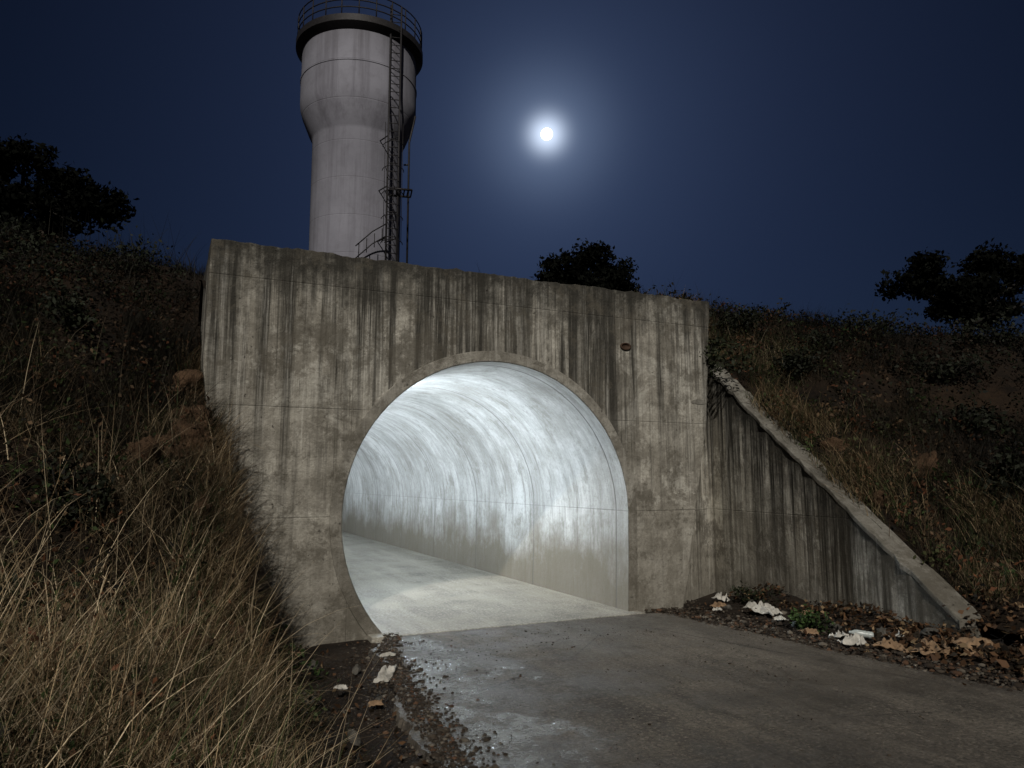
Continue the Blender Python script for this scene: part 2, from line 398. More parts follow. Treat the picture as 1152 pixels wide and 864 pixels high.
# ---------------------------------------------------------------- wing walls
def wing(name,p0,p1,h0,h1,th,mat,cmat,side):
    e=empty(name); d=Vector((p1[0]-p0[0],p1[1]-p0[1])).normalized(); nrm=Vector((d.y,-d.x))*side
    N=40;V=[];F=[]
    for i in range(N+1):
        t=i/N; x=p0[0]+(p1[0]-p0[0])*t; y=p0[1]+(p1[1]-p0[1])*t; h=h0+(h1-h0)*t+.012*mnoise.noise(Vector((t*25,3,h0)))
        V+= [(x,y,-.15),(x,y,h-.07),(x+nrm.x*th,y+nrm.y*th,h-.07),(x+nrm.x*th,y+nrm.y*th,-.15)]
    for i in range(N):
        for k in range(4):
            a=i*4+k; b_=i*4+(k+1)%4; F.append((a,b_,b_+4,a+4))
    F.append((0,1,2,3)); F.append((4*N+3,4*N+2,4*N+1,4*N))
    mesh_obj('wall_body',V,F,mat,e)
    V=[];F=[]
    for i in range(N+1):
        t=i/N; x=p0[0]+(p1[0]-p0[0])*t; y=p0[1]+(p1[1]-p0[1])*t; h=h0+(h1-h0)*t+.04*mnoise.noise(Vector((t*25,3,h0)))+.03*mnoise.noise(Vector((t*60,3,h0)))
        j=.03*mnoise.noise(Vector((t*50,7,h0)))
        a0=-.012+j; a1=th+.03
        V+=[(x+nrm.x*a0,y+nrm.y*a0,h-.07),(x+nrm.x*a0,y+nrm.y*a0,h),(x+nrm.x*a1,y+nrm.y*a1,h),(x+nrm.x*a1,y+nrm.y*a1,h-.07)]
    for i in range(N):
        for k in range(4):
            a=i*4+k; b_=i*4+(k+1)%4; F.append((a,b_,b_+4,a+4))
    F.append((0,1,2,3)); F.append((4*N+3,4*N+2,4*N+1,4*N))
    o=mesh_obj('coping',V,F,cmat,e); b=o.modifiers.new('b','BEVEL'); b.width=.012; b.segments=2; b.limit_method='ANGLE'
    return e
wing('wing_wall',(7.16,4.9),(8.06,9.6),.25,3.5,.26,m_wing,m_cope,1)
wing('wing_wall',(6.3,8.503),(8.2,9.62),3.3,3.5,.2,m_wing,m_cope,-1)
wing('wing_wall',(.66,5.0),(.50,7.93),.06,2.05,.2,m_stub,m_cope,-1)

# ---------------------------------------------------------------- road
V=[];F=[]
ry=np.concatenate([-np.geomspace(200,1,16),np.arange(-.9,7.72,.04),[7.72]])
for y in ry:
    xa=float(np.interp(y,[-200,0,4,6,7.2,7.73],[1.2,1.2,1.5,1.75,1.98,2.2]))+ (.11*float(fbm(np.array(1.),np.array(y*2.2),41))+.05*float(fbm(np.array(5.),np.array(y*9.),42)) if y>-1 else 0)
    xb=float(np.interp(y,[-200,3,7.73],[6.15,6.15,5.65]))+(.07*float(fbm(np.array(1.),np.array(y*2.),44))+.03*float(fbm(np.array(3.),np.array(y*8.),45)) if y>-1 else 0)
    xs=np.linspace(xa,xb,12)
    V.append((xa-.03,y,-.12))
    for x in xs: V.append((x,y,-.004))
    V.append((xb+.03,y,-.12))
k=14
for j in range(len(ry)-1):
    for i in range(k-1): F.append((j*k+i,j*k+i+1,(j+1)*k+i+1,(j+1)*k+i))
mesh_obj('road',V,F,m_road)

# ---------------------------------------------------------------- water tower
TX,TY=5.46,24.
wt=empty('water_tower',(TX,TY,0))
def lathe(name,prof,mat,parent,n=72,smooth=True):
    V=[];F=[]
    for r,z in prof:
        for i in range(n):
            a=2*math.pi*i/n; V.append((r*math.cos(a),r*math.sin(a),z))
    for j in range(len(prof)-1):
        for i in range(n): F.append((j*n+i,j*n+(i+1)%n,(j+1)*n+(i+1)%n,(j+1)*n+i))
    o=mesh_obj(name,V,F,mat,parent,smooth)
    if smooth:
        e=o.modifiers.new('e','EDGE_SPLIT'); e.split_angle=math.radians(35)
    return o
lathe('shaft_and_tank',[(1.6,4.5),(1.48,7),(1.5,12.9),(1.54,13.0),(1.62,13.15),(1.86,13.75),(1.93,14.0),(1.95,14.25),(1.95,14.95),(1.97,14.97),(1.97,15.02),(1.94,15.04),(1.94,16.3),(.01,16.3)],m_tower,wt)
lathe('gallery',[(1.945,16.02),(2.0,16.06),(2.16,16.2),(2.16,16.42),(2.08,16.44),(.01,16.55)],m_steel,wt)
def tube(pts,r,n=8):
    V=[];F=[]; pts=[Vector(p) for p in pts]
    if not hasattr(r,'__len__'): r=[r]*len(pts)
    for i,p in enumerate(pts):
        d=(pts[min(i+1,len(pts)-1)]-pts[max(i-1,0)]).normalized()
        u=d.orthogonal().normalized() if i==0 else (u-d*u.dot(d)).normalized()
        w=d.cross(u)
        for k in range(n):
            a=2*math.pi*k/n; V.append(p+(u*math.cos(a)+w*math.sin(a))*r[i])
    for i in range(len(pts)-1):
        for k in range(n): F.append((i*n+k,i*n+(k+1)%n,(i+1)*n+(k+1)%n,(i+1)*n+k))
    F.append(tuple(range(n))[::-1]); F.append(tuple((len(pts)-1)*n+k for k in range(n)))
    return V,F
class Acc:
    def __init__(s): s.V=[];s.F=[]
    def add(s,vf):
        o=len(s.V); s.V+=vf[0]; s.F+=[tuple(i+o for i in f) for f in vf[1]]
    def obj(s,name,mat,parent=None,smooth=True): return mesh_obj(name,s.V,s.F,mat,parent,smooth)
A=Acc()
for z in (16.68,16.92,17.18):
    A.add(tube([(2.11*math.cos(a),2.11*math.sin(a),z) for a in np.linspace(0,2*math.pi,49)],.02,6))
for i in range(24):
    a=2*math.pi*i/24; A.add(tube([(2.11*math.cos(a),2.11*math.sin(a),16.4),(2.11*math.cos(a),2.11*math.sin(a),17.19)],.02,6))
A.obj('railing',m_steel,wt)
tow=Vector((-.222,-.975,0)); lat=Vector((.975,-.222,0))
A=Acc(); lp=lat*1.12+tow*1.78
for s in (-.17,.17):
    A.add(tube([lp+lat*s+Vector((0,0,6)),lp+lat*s+Vector((0,0,17.1))],.03,6))
z=6.
while z<17.:
    A.add(tube([lp-lat*.17+Vector((0,0,z)),lp+lat*.17+Vector((0,0,z))],.016,5)); z+=.27
A.obj('ladder',m_steel,wt)
A=Acc()
for z in np.arange(9.,13.,.8):
    A.add(tube([lp+lat*.34*math.cos(a)*1.0+tow*(.5*math.sin(a))+Vector((0,0,z)) for a in np.linspace(0,math.pi,13)],.013,5))
for a in np.linspace(.2*math.pi,.8*math.pi,3):
    A.add(tube([lp+lat*.34*math.cos(a)+tow*.5*math.sin(a)+Vector((0,0,9.)),lp+lat*.34*math.cos(a)+tow*.5*math.sin(a)+Vector((0,0,12.9))],.010,5))
A.obj('ladder_cage',m_steel,wt)
A=Acc()
for z in (7.5,9.2,10.9,12.6):
    for s in (-.17,.17):
        q=lp+lat*s; A.add(tube([q+Vector((0,0,z)),Vector((q.x*.72,q.y*.72,z))],.022,5))
A.obj('ladder_brackets',m_steel,wt)
A=Acc(); pp=lat*1.72+tow*.35
A.add(tube([lat*1.9+tow*.5+Vector((0,0,14.0)),pp+Vector((0,0,13.1)),pp+Vector((0,0,6))],.035,8))
A.add(tube([lat*1.55+tow*.3+Vector((0,0,12.3)),pp+Vector((0,0,12.3))],.03,6))
A.obj('overflow_pipe',m_steel,wt)
A=Acc(); ct=lp+lat*.25
for s in np.linspace(-.35,.35,7): A.add(tube([ct+lat*s+tow*.2+Vector((0,0,10.75)),ct+lat*s-tow*.4+Vector((0,0,10.75))],.025,5))
for d in (.2,-.4): A.add(tube([ct-lat*.35+tow*d+Vector((0,0,10.75)),ct+lat*.35+tow*d+Vector((0,0,10.75))],.035,6))
A.obj('rest_platform',m_steel,wt)
A=Acc()
A.add(tube([lp-lat*.2+tow*.1+Vector((0,0,9.6)),lp-lat*.6+tow*.2+Vector((0,0,9.3)),lp-lat*1.1+tow*.2+Vector((0,0,8.8))],.02,6))
A.add(tube([lp-lat*.2+tow*.1+Vector((0,0,9.2)),lp-lat*.6+tow*.2+Vector((0,0,8.9)),lp-lat*1.1+tow*.2+Vector((0,0,8.4))],.02,6))
for t in np.linspace(.3,1.0,4): A.add(tube([lp-lat*t+tow*.18+Vector((0,0,9.65-.75*t)),lp-lat*t+tow*.18+Vector((0,0,9.2-.75*t))],.015,5))
A.obj('stair_rail',m_steel,wt)

# ---------------------------------------------------------------- vegetation generators
def blades(name,P,h,w,az,lean,curl,col,seg=4,mat=None):
    N=len(P); L=seg+1
    t=np.linspace(0,1,L)
    phi=lean[:,None]+curl[:,None]*t[None,:]
    dx=np.sin(phi)*h[:,None]/seg; dz=np.cos(phi)*h[:,None]/seg
    hx=np.concatenate([np.zeros((N,1)),np.cumsum(dx[:,:-1],1)],1); hz=np.concatenate([np.zeros((N,1)),np.cumsum(dz[:,:-1],1)],1)
    bend=rng.normal(0,.5,N)[:,None]*t[None,:]**2*h[:,None]*.4
    sa=az+np.pi/2+rng.normal(0,.6,N)
    wd=w[:,None]*np.clip((1-t)**.7,.08,1)[None,:]
    cxp=P[:,0,None]+np.cos(az)[:,None]*hx-np.sin(az)[:,None]*bend; cyp=P[:,1,None]+np.sin(az)[:,None]*hx+np.cos(az)[:,None]*bend; czp=P[:,2,None]+hz
    ox=np.cos(sa)[:,None]*wd*.5; oy=np.sin(sa)[:,None]*wd*.5
    V=np.stack([np.stack([cxp-ox,cyp-oy,czp],-1),np.stack([cxp+ox,cyp+oy,czp],-1)],2).reshape(-1,3)
    b=(np.arange(N)*L*2)[:,None]+np.arange(seg)[None,:]*2
    Q=np.stack([b,b+1,b+3,b+2],-1).reshape(-1,4)
    C=np.repeat(np.repeat(col[:,None,:],L,1),2,axis=1).reshape(-1,3)
    return np_mesh(name,V,Q,mat or m_grass,col=C)
def pick(N,cols,probs):
    c=np.array(cols)[rng.choice(len(cols),N,p=np.array(probs)/sum(probs))]
    return c*rng.uniform(.6,1.3,(N,1))
TAN=(.34,.255,.15); STR=(.52,.42,.28); BRN=(.14,.09,.05); DRK=(.012,.011,.008); OLV=(.06,.064,.028); GRN=(.045,.07,.022)  # DRK mainly paints far plants dark, standing in for fading front light
def tufted(N,ylo,yhi,slo,shi,spread=.09,per=14,p=1.):
    nt=N//per
    Y=rng.uniform(ylo,yhi,nt); s=slo+(shi-slo)*rng.uniform(0,1,nt)**p
    Y=np.repeat(Y,per)+rng.normal(0,spread,nt*per); s=np.repeat(s,per)+rng.normal(0,spread,nt*per)
    tid=np.repeat(np.arange(nt),per)
    return Y,s,tid,nt
def basecol(tc,f=1.):
    T=np.array([TAN,STR,BRN,GRN,OLV])*np.array([f,f,1,1,1])[:,None]
    return T[tc]
def left_grass(name,N,ylo,yhi,slo,shi,hmin,hmax,w,dark,pr=(.34,.15,.23,.13,.15),sp=.09,per=14,bt=-.14,lm=1.1):
    Y,s,tid,nt=tufted(N,ylo,yhi,slo,shi,sp,per)
    s=np.maximum(s,-.06); X=xl(Y)-s; Z=HL(X,Y)-.02
    bare=fbm(X*1.3+7,Y*1.3,51)<bt
    d=np.hypot(X,Y); keep=(d>1.6)&~bare&(Y>ylo-.2)
    th=rng.uniform(hmin,hmax,nt)[tid]*rng.uniform(.4,1.2,len(Y)); taz=rng.uniform(-np.pi,np.pi,nt)[tid]+rng.normal(0,1.3,len(Y))
    tc=rng.choice(5,nt,p=pr)[tid]
    col=basecol(tc)*rng.uniform(.3,1.4,(len(Y),1))*np.clip(.8+fbm(X*1.6,Y*1.6,91)*1.9,.15,1.4)[:,None]
    dk=np.clip(np.interp(Y+s*.55+fbm(X*1.3,Y*1.3,77)*1.8,dark[0],dark[1]),0,1)[:,None]  # painted falloff: grass darkens with distance up the bank as if less lit
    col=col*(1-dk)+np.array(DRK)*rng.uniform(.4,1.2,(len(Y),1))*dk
    P=np.stack([X,Y,Z],-1)[keep]; n_=len(P)
    return blades(name,P,th[keep],np.full(n_,w)*rng.uniform(.5,1.5,n_),taz[keep],rng.uniform(.05,lm,n_),rng.uniform(-.3,2.1,n_),col[keep])
DK=([5.0,7.0,8.6],[0,.55,.98])  # distance ramp for the grass darkening that stands in for light falloff
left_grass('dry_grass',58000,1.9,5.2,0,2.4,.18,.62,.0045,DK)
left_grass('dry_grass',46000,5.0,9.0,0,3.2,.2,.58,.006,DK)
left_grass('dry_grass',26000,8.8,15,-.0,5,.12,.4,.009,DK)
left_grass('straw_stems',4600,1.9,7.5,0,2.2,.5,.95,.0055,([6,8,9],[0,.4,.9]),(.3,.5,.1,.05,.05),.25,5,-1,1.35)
# matted grass hanging over the left wing wall and the headwall edge
N=5600; Y=rng.uniform(4.9,8.6,N); X=xl(Y)+rng.uniform(-.28,.10,N)*(Y<7.9)-rng.uniform(0,.2,N)*(Y>=7.9)
tidc=(vn(X*6,Y*6,5)>.45)[:,None]
blades('dry_grass',np.stack([X,Y,np.maximum(HL(X,Y),cL(Y)-.1)-.02],-1),rng.uniform(.12,.5,N),rng.uniform(.003,.007,N),rng.normal(-.3,.9,N),rng.uniform(.1,1.2,N),rng.uniform(0,2.2,N),np.where(tidc,pick(N,[TAN,STR,BRN],[.5,.15,.35])*.8,pick(N,[BRN,OLV,DRK],[.4,.3,.3])))
def right_grass(name,N,ylo,yhi,slo,shi,hmin,hmax,w,p=1.):
    Y,s,tid,nt=tufted(N,ylo,yhi,slo,shi,.12,14,p)
    s=np.maximum(s,.02); X=xr(Y)+s; Z=HR(X,Y)-.02
    bare=fbm(X*1.1+17,Y*1.1,61)<-.18
    th=rng.uniform(hmin,hmax,nt)[tid]*rng.uniform(.4,1.2,len(Y)); taz=rng.uniform(-np.pi,np.pi,nt)[tid]+rng.normal(0,1.2,len(Y))
    tc=rng.choice(5,nt,p=[.32,.06,.22,.18,.22])[tid]
    col=basecol(tc,.72)*rng.uniform(.3,1.25,(len(Y),1))*np.clip(.75+fbm(X*1.2,Y*1.2,93)*1.8,.12,1.3)[:,None]
    dk=np.clip(np.interp(s+fbm(X*.7,Y*.7,71)*1.6,[.5,1.4,2.3],[.05,.7,.98]),0,1)[:,None]  # grass painted darker away from the wing wall, imitating fading front light
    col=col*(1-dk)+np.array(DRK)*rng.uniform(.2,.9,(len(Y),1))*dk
    k=~bare; P=np.stack([X,Y,Z],-1)[k]; n_=len(P)
    return blades(name,P,th[k],np.full(n_,w)*rng.uniform(.5,1.5,n_),taz[k],rng.uniform(.05,1.,n_),rng.uniform(-.2,2.0,n_),col[k])
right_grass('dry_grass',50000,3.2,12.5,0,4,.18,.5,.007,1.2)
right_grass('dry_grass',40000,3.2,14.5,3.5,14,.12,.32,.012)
Y=rng.uniform(8.6,15,9000); X=rng.uniform(.4,8.1,9000); k=X<xrt(Y)-.05; X=X[k];Y=Y[k]
n_=len(X); blades('dry_grass',np.stack([X,Y,HT(X,Y)-.02],-1),rng.uniform(.08,.28,n_),np.full(n_,.009),rng.uniform(-3.1,3.1,n_),rng.uniform(0,.5,n_),rng.uniform(0,1.,n_),np.array(DRK)*rng.uniform(.5,1.5,(n_,1)))
N=1700; Y=rng.uniform(10.5,15,N); X=rng.uniform(-5,22,N)
Z=np.where(X<.3,HL(X,Y),np.where(X>8.2,HR(X,Y),HT(np.clip(X,.4,8.1),Y)))-.02
tall=np.where((X>.3)&(X<8.2),.3,.5)*np.clip(1+fbm(X*1.5,Y*0,8)*1.4,.3,2)
blades('tall_weeds',np.stack([X,Y,Z],-1),tall*rng.uniform(.5,1.3,N),np.full(N,.010),rng.uniform(-3,3,N),rng.uniform(0,.5,N),rng.uniform(0,.9,N),np.array(DRK)*rng.uniform(.5,1.5,(N,1)))

def leaves(name,C,size,cols,mat=None,parent=None,flat=0.):
    N=len(C)
    u=rng.normal(0,1,(N,3)); u[:,2]*=(1-flat); u/=np.linalg.norm(u,axis=1,keepdims=True)
    v=rng.normal(0,1,(N,3)); v[:,2]*=(1-flat); v-=u*(u*v).sum(1,keepdims=True); v/=np.linalg.norm(v,axis=1,keepdims=True)
    n3=np.cross(u,v); s=size[:,None]
    V=np.stack([C-u*s*.5,C-u*s*.1+v*s*.28+n3*s*.08,C+u*s*.55,C-u*s*.1-v*s*.28+n3*s*.08],1).reshape(-1,3)
    Q=np.arange(N*4).reshape(-1,4)
    return np_mesh(name,V,Q,mat or m_leaf,parent,col=np.repeat(cols,4,axis=0))
def tree(base,top_lobes,nclump=70,per=75,lsize=.2,sig=.27,trunk_r=.16,seed=1):
    r=np.random.default_rng(seed); e=empty('oak_tree',base)
    A=Acc(); B=Vector(base); lobes=[(Vector(c)-B,Vector(rad)) for c,rad in top_lobes]
    mid=sum((l[0] for l in lobes),Vector())/len(lobes)
    fork=Vector((mid.x*.5,mid.y*.5,min(l[0].z-l[1].z for l in lobes)-.1))
    A.add(tube([(0,0,-.3),(fork.x*.3,0.05,fork.z*.5),fork],[trunk_r*1.3,trunk_r,trunk_r*.8],9))
    cl=[]
    for c,rad in lobes:
        A.add(tube([fork,fork.lerp(c,.5)+Vector(r.normal(0,.12,3)),c],[trunk_r*.6,trunk_r*.4,trunk_r*.22],7))
        k=int(nclump*rad.x*rad.z/sum(l[1].x*l[1].z for l in lobes))
        for _ in range(k):
            d=r.normal(0,1,3); d/=np.linalg.norm(d); q=r.uniform(.25,1.)**.6
            p=c+Vector((d[0]*rad.x*q,d[1]*rad.y*q,d[2]*rad.z*q)); cl.append(p)
            if r.uniform()<.5: A.add(tube([c.lerp(p,.05),c.lerp(p,.55)+Vector(r.normal(0,.08,3)),p],[trunk_r*.18,trunk_r*.12,trunk_r*.05],5))
    A.obj('trunk_and_limbs',m_bark,e)
    C=np.concatenate([np.array(p)[None,:]+r.normal(0,1,(per,3))*np.array([sig,sig,sig*.7])*r.uniform(.6,1.25) for p in cl])
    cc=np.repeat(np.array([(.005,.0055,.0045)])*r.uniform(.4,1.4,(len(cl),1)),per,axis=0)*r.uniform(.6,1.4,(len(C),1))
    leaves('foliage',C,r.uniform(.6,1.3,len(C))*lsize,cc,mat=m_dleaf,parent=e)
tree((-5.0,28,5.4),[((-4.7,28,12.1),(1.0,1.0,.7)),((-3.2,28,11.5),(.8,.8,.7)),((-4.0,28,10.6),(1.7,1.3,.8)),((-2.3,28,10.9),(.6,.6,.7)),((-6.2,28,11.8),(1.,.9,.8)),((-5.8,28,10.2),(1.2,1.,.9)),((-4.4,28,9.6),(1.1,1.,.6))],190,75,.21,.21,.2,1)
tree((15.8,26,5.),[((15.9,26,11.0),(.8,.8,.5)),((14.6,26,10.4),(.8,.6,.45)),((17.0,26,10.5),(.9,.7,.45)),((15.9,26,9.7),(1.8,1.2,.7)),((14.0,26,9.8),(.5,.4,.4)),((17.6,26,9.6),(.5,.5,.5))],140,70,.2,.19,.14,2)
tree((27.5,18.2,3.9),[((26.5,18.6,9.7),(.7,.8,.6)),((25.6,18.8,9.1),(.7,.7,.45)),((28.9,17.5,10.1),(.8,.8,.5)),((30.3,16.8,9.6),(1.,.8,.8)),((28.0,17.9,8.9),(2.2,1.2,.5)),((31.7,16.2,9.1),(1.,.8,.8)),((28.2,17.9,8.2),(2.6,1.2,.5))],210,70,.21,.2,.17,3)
def bush(name,c,rad,n,ls,col,flat=0.):
    c=np.array(c); rad=np.array(rad)
    k=max(4,n//25); cen=c+rng.normal(0,.45,(k,3))*rad; cen[:,2]=np.maximum(cen[:,2],c[2]-rad[2]*.8)
    C=cen[rng.integers(0,k,n)]+rng.normal(0,.22,(n,3))*rad
    A=Acc(); root=Vector((c[0],c[1],c[2]-rad[2]))
    for p in cen: A.add(tube([root,root.lerp(Vector(p),.5)+Vector((0,0,.03)),Vector(p)],[.008,.006,.003],5))
    e=empty(name,(0,0,0)); A.obj('stems',m_bark,e)
    leaves('leaves',C,rng.uniform(.6,1.4,n)*ls,np.array(col)*rng.uniform(.4,1.5,(n,1)),parent=e,flat=flat)
def onR(X,Y): return float(HR(np.array(X),np.array(Y)))
def onL(X,Y): return float(HL(np.array(X),np.array(Y)))
bush('shrub',(12.6,12.6,onR(12.6,12.6)+.45),(.3,.3,.45),500,.09,DRK)
bush('shrub',(9.8,12.4,onR(9.8,12.4)+.2),(1.1,.5,.3),900,.09,DRK)
for x,y,r_ in ((10.5,9.5,.5),(11.5,8.,.6),(12.5,10.,.6),(10.6,6.9,.5),(13.5,8.2,.7),(9.6,10.4,.5),(15,10.5,.7),(12,6.3,.6),(14.5,7.,.6),(9.4,8.9,.35),(9.6,5.8,.35)):
    bush('shrub',(x,y,onR(x,y)+.15),(r_,r_,.3),900,.07,(.013,.015,.009),.1)  # shrub colour kept near black to imitate weaker light on the upper bank
for x,y,r_ in ((-1.4,9.6,.5),(-.5,10.8,.5),(-2.0,11.8,.6),(-.9,8.4,.35),(-1.5,13.,.5),(-.6,6.0,.22),(-.75,4.6,.2)):
    bush('shrub',(x,y,onL(x,y)+.08),(r_,r_,.24),800,.05,(.015,.018,.010),.1)  # dark shrub colour stands in for front light fading up the left bank
bush('weed_plant',(.95,6.7,.10),(.22,.4,.2),420,.05,(.03,.05,.016),.3)
bush('weed_plant',(.85,7.5,.12),(.18,.25,.2),350,.05,(.025,.035,.015),.3)
bush('weed_plant',(.9,5.6,.06),(.2,.35,.16),300,.045,(.035,.05,.018),.3)
bush('weed_plant',(6.5,6.15,.06),(.2,.22,.14),420,.05,(.035,.06,.018),.3)
bush('weed_plant',(7.0,7.6,.10),(.25,.3,.16),420,.045,(.025,.03,.015),.3)
bush('creeper_plant',(6.70,7.98,3.36),(.20,.12,.26),520,.055,(.03,.035,.018),.2)
bush('creeper_plant',(7.4,8.9,3.5),(.6,.4,.3),700,.07,(.02,.024,.012),.2)
for (x,y,n0) in ((8.4,8.0,900),(8.0,6.6,700),(9.,5.6,800)):
    N=n0; X=x+rng.normal(0,.25,N); Y=y+rng.normal(0,.3,N); X=np.maximum(X,xr(Y)+.02)
    blades('grass_tussock',np.stack([X,Y,HR(X,Y)-.02],-1),rng.uniform(.25,.65,N),np.full(N,.007),rng.uniform(1.5,4.6,N),rng.uniform(.05,.7,N),rng.uniform(.5,1.8,N),pick(N,[TAN,BRN,OLV,GRN],[.45,.2,.2,.15])*.85)
def bank_leaves(name,N,side,ylo,yhi,shi,ls):
    nt=N//22; Y=np.repeat(rng.uniform(ylo,yhi,nt),22); s=np.repeat(rng.uniform(.1,shi,nt),22)
    Y=Y+rng.normal(0,.10,len(Y)); s=np.abs(s+rng.normal(0,.10,len(s)))
    X=xl(Y)-s if side<0 else xr(Y)+s; Z=(HL(X,Y) if side<0 else HR(X,Y))+rng.uniform(.0,.28,len(Y))
    k=np.hypot(X,Y)>2.
    col=np.repeat(pick(nt,[GRN,OLV,BRN,DRK,(.14,.06,.03)],[.2,.2,.25,.2,.15]),22,axis=0)*rng.uniform(.5,1.3,(len(Y),1))
    if side>0: col*=np.interp(s,[0,2,4],[1,.4,.12])[:,None]  # leaf colour dimmed up the slope in place of light falloff
    else: col*=np.interp(Y,[4,8,10],[.9,.4,.12])[:,None]  # left leaves dimmed with distance, falloff painted into the colour
    leaves(name,np.stack([X,Y,Z],-1)[k],rng.uniform(.5,1.4,k.sum())*ls,col[k])
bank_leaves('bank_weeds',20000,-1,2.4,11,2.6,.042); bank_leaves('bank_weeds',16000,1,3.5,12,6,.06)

# ---------------------------------------------------------------- clods, stones, gravel, litter
def rock(name,loc,size,mat,seed,parent=None,sub=4):
    bm=bmesh.new(); bmesh.ops.create_icosphere(bm,subdivisions=sub,radius=1)
    for v in bm.verts:
        p=v.co.copy(); k=1+.45*mnoise.noise(p*1.1+Vector((seed*3.1,0,0)))+.3*mnoise.noise(p*2.7+Vector((0,seed,0)))+.16*mnoise.noise(p*7+Vector((0,seed,9)))
        v.co=Vector((p.x*size[0]*k,p.y*size[1]*k,p.z*size[2]*k))
    me=bpy.data.meshes.new(name); bm.to_mesh(me); bm.free(); me.materials.append(mat)
    me.polygons.foreach_set('use_smooth',[True]*len(me.polygons))
    o=link(bpy.data.objects.new(name,me),parent); o.location=loc; o.rotation_euler=(seed*.3,seed*.2,seed); return o
i=0
for X,Y,s in ((.24,7.8,(.14,.18,.20)),(.20,7.5,(.14,.2,.16)),(.02,7.3,(.18,.2,.16)),(-.15,7.0,(.18,.25,.14)),(.30,6.6,(.1,.16,.08)),(.35,5.4,(.1,.2,.06)),(.05,5.0,(.2,.3,.09)),(.15,4.3,(.12,.18,.06)),(.2,8.2,(.15,.2,.2))):
    i+=1; rock('soil_clod',(X,Y,onL(X,Y)+.03),s,m_clod,i)
for X,Y,s in ((8.15,8.2,(.12,.15,.12)),(8.4,7.4,(.16,.2,.1)),(8.0,6.4,(.12,.18,.08)),(8.1,5.2,(.13,.15,.08)),(9.,6.6,(.2,.3,.08))):
    i+=1; rock('soil_clod',(X,Y,onR(X,Y)-.05),s,m_clod,i)
def gravel(name,X,Y,Z,S,cols):
    bm=bmesh.new(); bmesh.ops.create_icosphere(bm,subdivisions=1,radius=1); bm.verts.ensure_lookup_table()
    B=np.array([v.co[:] for v in bm.verts]); T=np.array([[v.index for v in f.verts] for f in bm.faces]); bm.free()
    N=len(X); nb=len(B)
    sc=S[:,None]*rng.uniform(.5,1.2,(N,3)); sc[:,2]*=.6
    a=rng.uniform(0,6.28,N); V=B[None]*sc[:,None,:]*rng.uniform(.75,1.2,(N,nb,1))
    x=V[:,:,0]*np.cos(a)[:,None]-V[:,:,1]*np.sin(a)[:,None]; y=V[:,:,0]*np.sin(a)[:,None]+V[:,:,1]*np.cos(a)[:,None]
    V=np.stack([x+X[:,None],y+Y[:,None],V[:,:,2]+Z[:,None]],-1).reshape(-1,3)
    Q=(T[None]+(np.arange(N)*nb)[:,None,None]).reshape(-1,3)
    np_mesh(name,V,Q,m_pebble,col=np.repeat(cols,nb,axis=0))
GC=[(.045,.036,.027),(.11,.095,.075),(.03,.023,.017),(.08,.045,.027)]
N=5200; Y=rng.uniform(2.5,7.9,N); ed=np.interp(Y,[0,4,6,7.2,7.73],[1.2,1.5,1.75,1.98,2.2]); X=ed-np.abs(rng.normal(0,.25,N))+.17
k=X>.68; X,Y=X[k],Y[k]; gravel('gravel',X,Y,np.where(X>ed[k]-.02,0.0,HG(X,Y)+.0),rng.gamma(1.6,.0045,len(X))+.003,pick(len(X),GC,[.4,.12,.35,.13]))
# mud and grit washed over the left edge of the pavement
N=2400; Y=rng.uniform(2.8,7.4,N); ed=np.interp(Y,[0,4,6,7.2,7.73],[1.2,1.5,1.75,1.98,2.2]); X=ed+rng.gamma(1.,.16,N); k=fbm(X*2.2,Y*1.6,58)>-.02; X,Y=X[k],Y[k]
gravel('road_grit',X,Y,np.zeros(len(X))-.002,rng.gamma(1.5,.0045,len(X))+.003,pick(len(X),GC,[.4,.08,.4,.12]))
N=2600; Y=7.6-rng.gamma(1.4,1.6,N); X=rng.uniform(1.9,6.1,N); k=(Y>1.8)&(fbm(X*1.5,Y*1.5,55)>.02); X,Y=X[k],Y[k]
gravel('road_grit',X,Y,np.zeros(len(X)),rng.gamma(1.4,.0022,len(X))+.002,pick(len(X),GC,[.35,.25,.3,.1]))
N=3600; Y=rng.uniform(3.3,8.3,N); X=np.interp(Y,[3,7.73],[6.15,5.65])+np.abs(rng.normal(0,.5,N))-.06
k=X<xr(Y)-.12; X,Y=X[k],Y[k]; gravel('gravel',X,Y,np.maximum(HG(X,Y),-.01)+.005,rng.gamma(1.6,.0065,len(X))+.003,pick(len(X),GC,[.4,.15,.32,.13]))
def litter_leaves(name,X,Y,Z,ls,b=1.): leaves(name,np.stack([X,Y,Z],-1),rng.uniform(.5,1.5,len(X))*ls,pick(len(X),[(.13,.07,.035),(.07,.038,.02),(.26,.18,.10),(.03,.022,.014)],[.3,.3,.12,.28])*b,flat=.4)
N=2300; Y=rng.uniform(3.6,8.2,N); X=xr(Y)-.15-np.abs(rng.normal(0,.36,N)); k=fbm(X*2,Y*2,66)>-.15; X,Y=X[k],Y[k]; litter_leaves('fallen_leaves',X,Y,HG(X,Y)+rng.uniform(.01,.12,len(X)),.055,.85)
N=900; Y=rng.uniform(3.,7.9,N); X=.75+np.abs(rng.normal(0,.35,N)); litter_leaves('fallen_leaves',X,Y,HG(X,Y)+rng.uniform(.01,.06,N),.045,.7)
N=420; Y=rng.normal(4.6,.4,N); X=rng.normal(6.75,.3,N); litter_leaves('fallen_leaves',X,Y,HG(X,Y)+rng.uniform(.02,.14,N)*np.exp(-((X-6.75)/.3)**2),.08,.75)
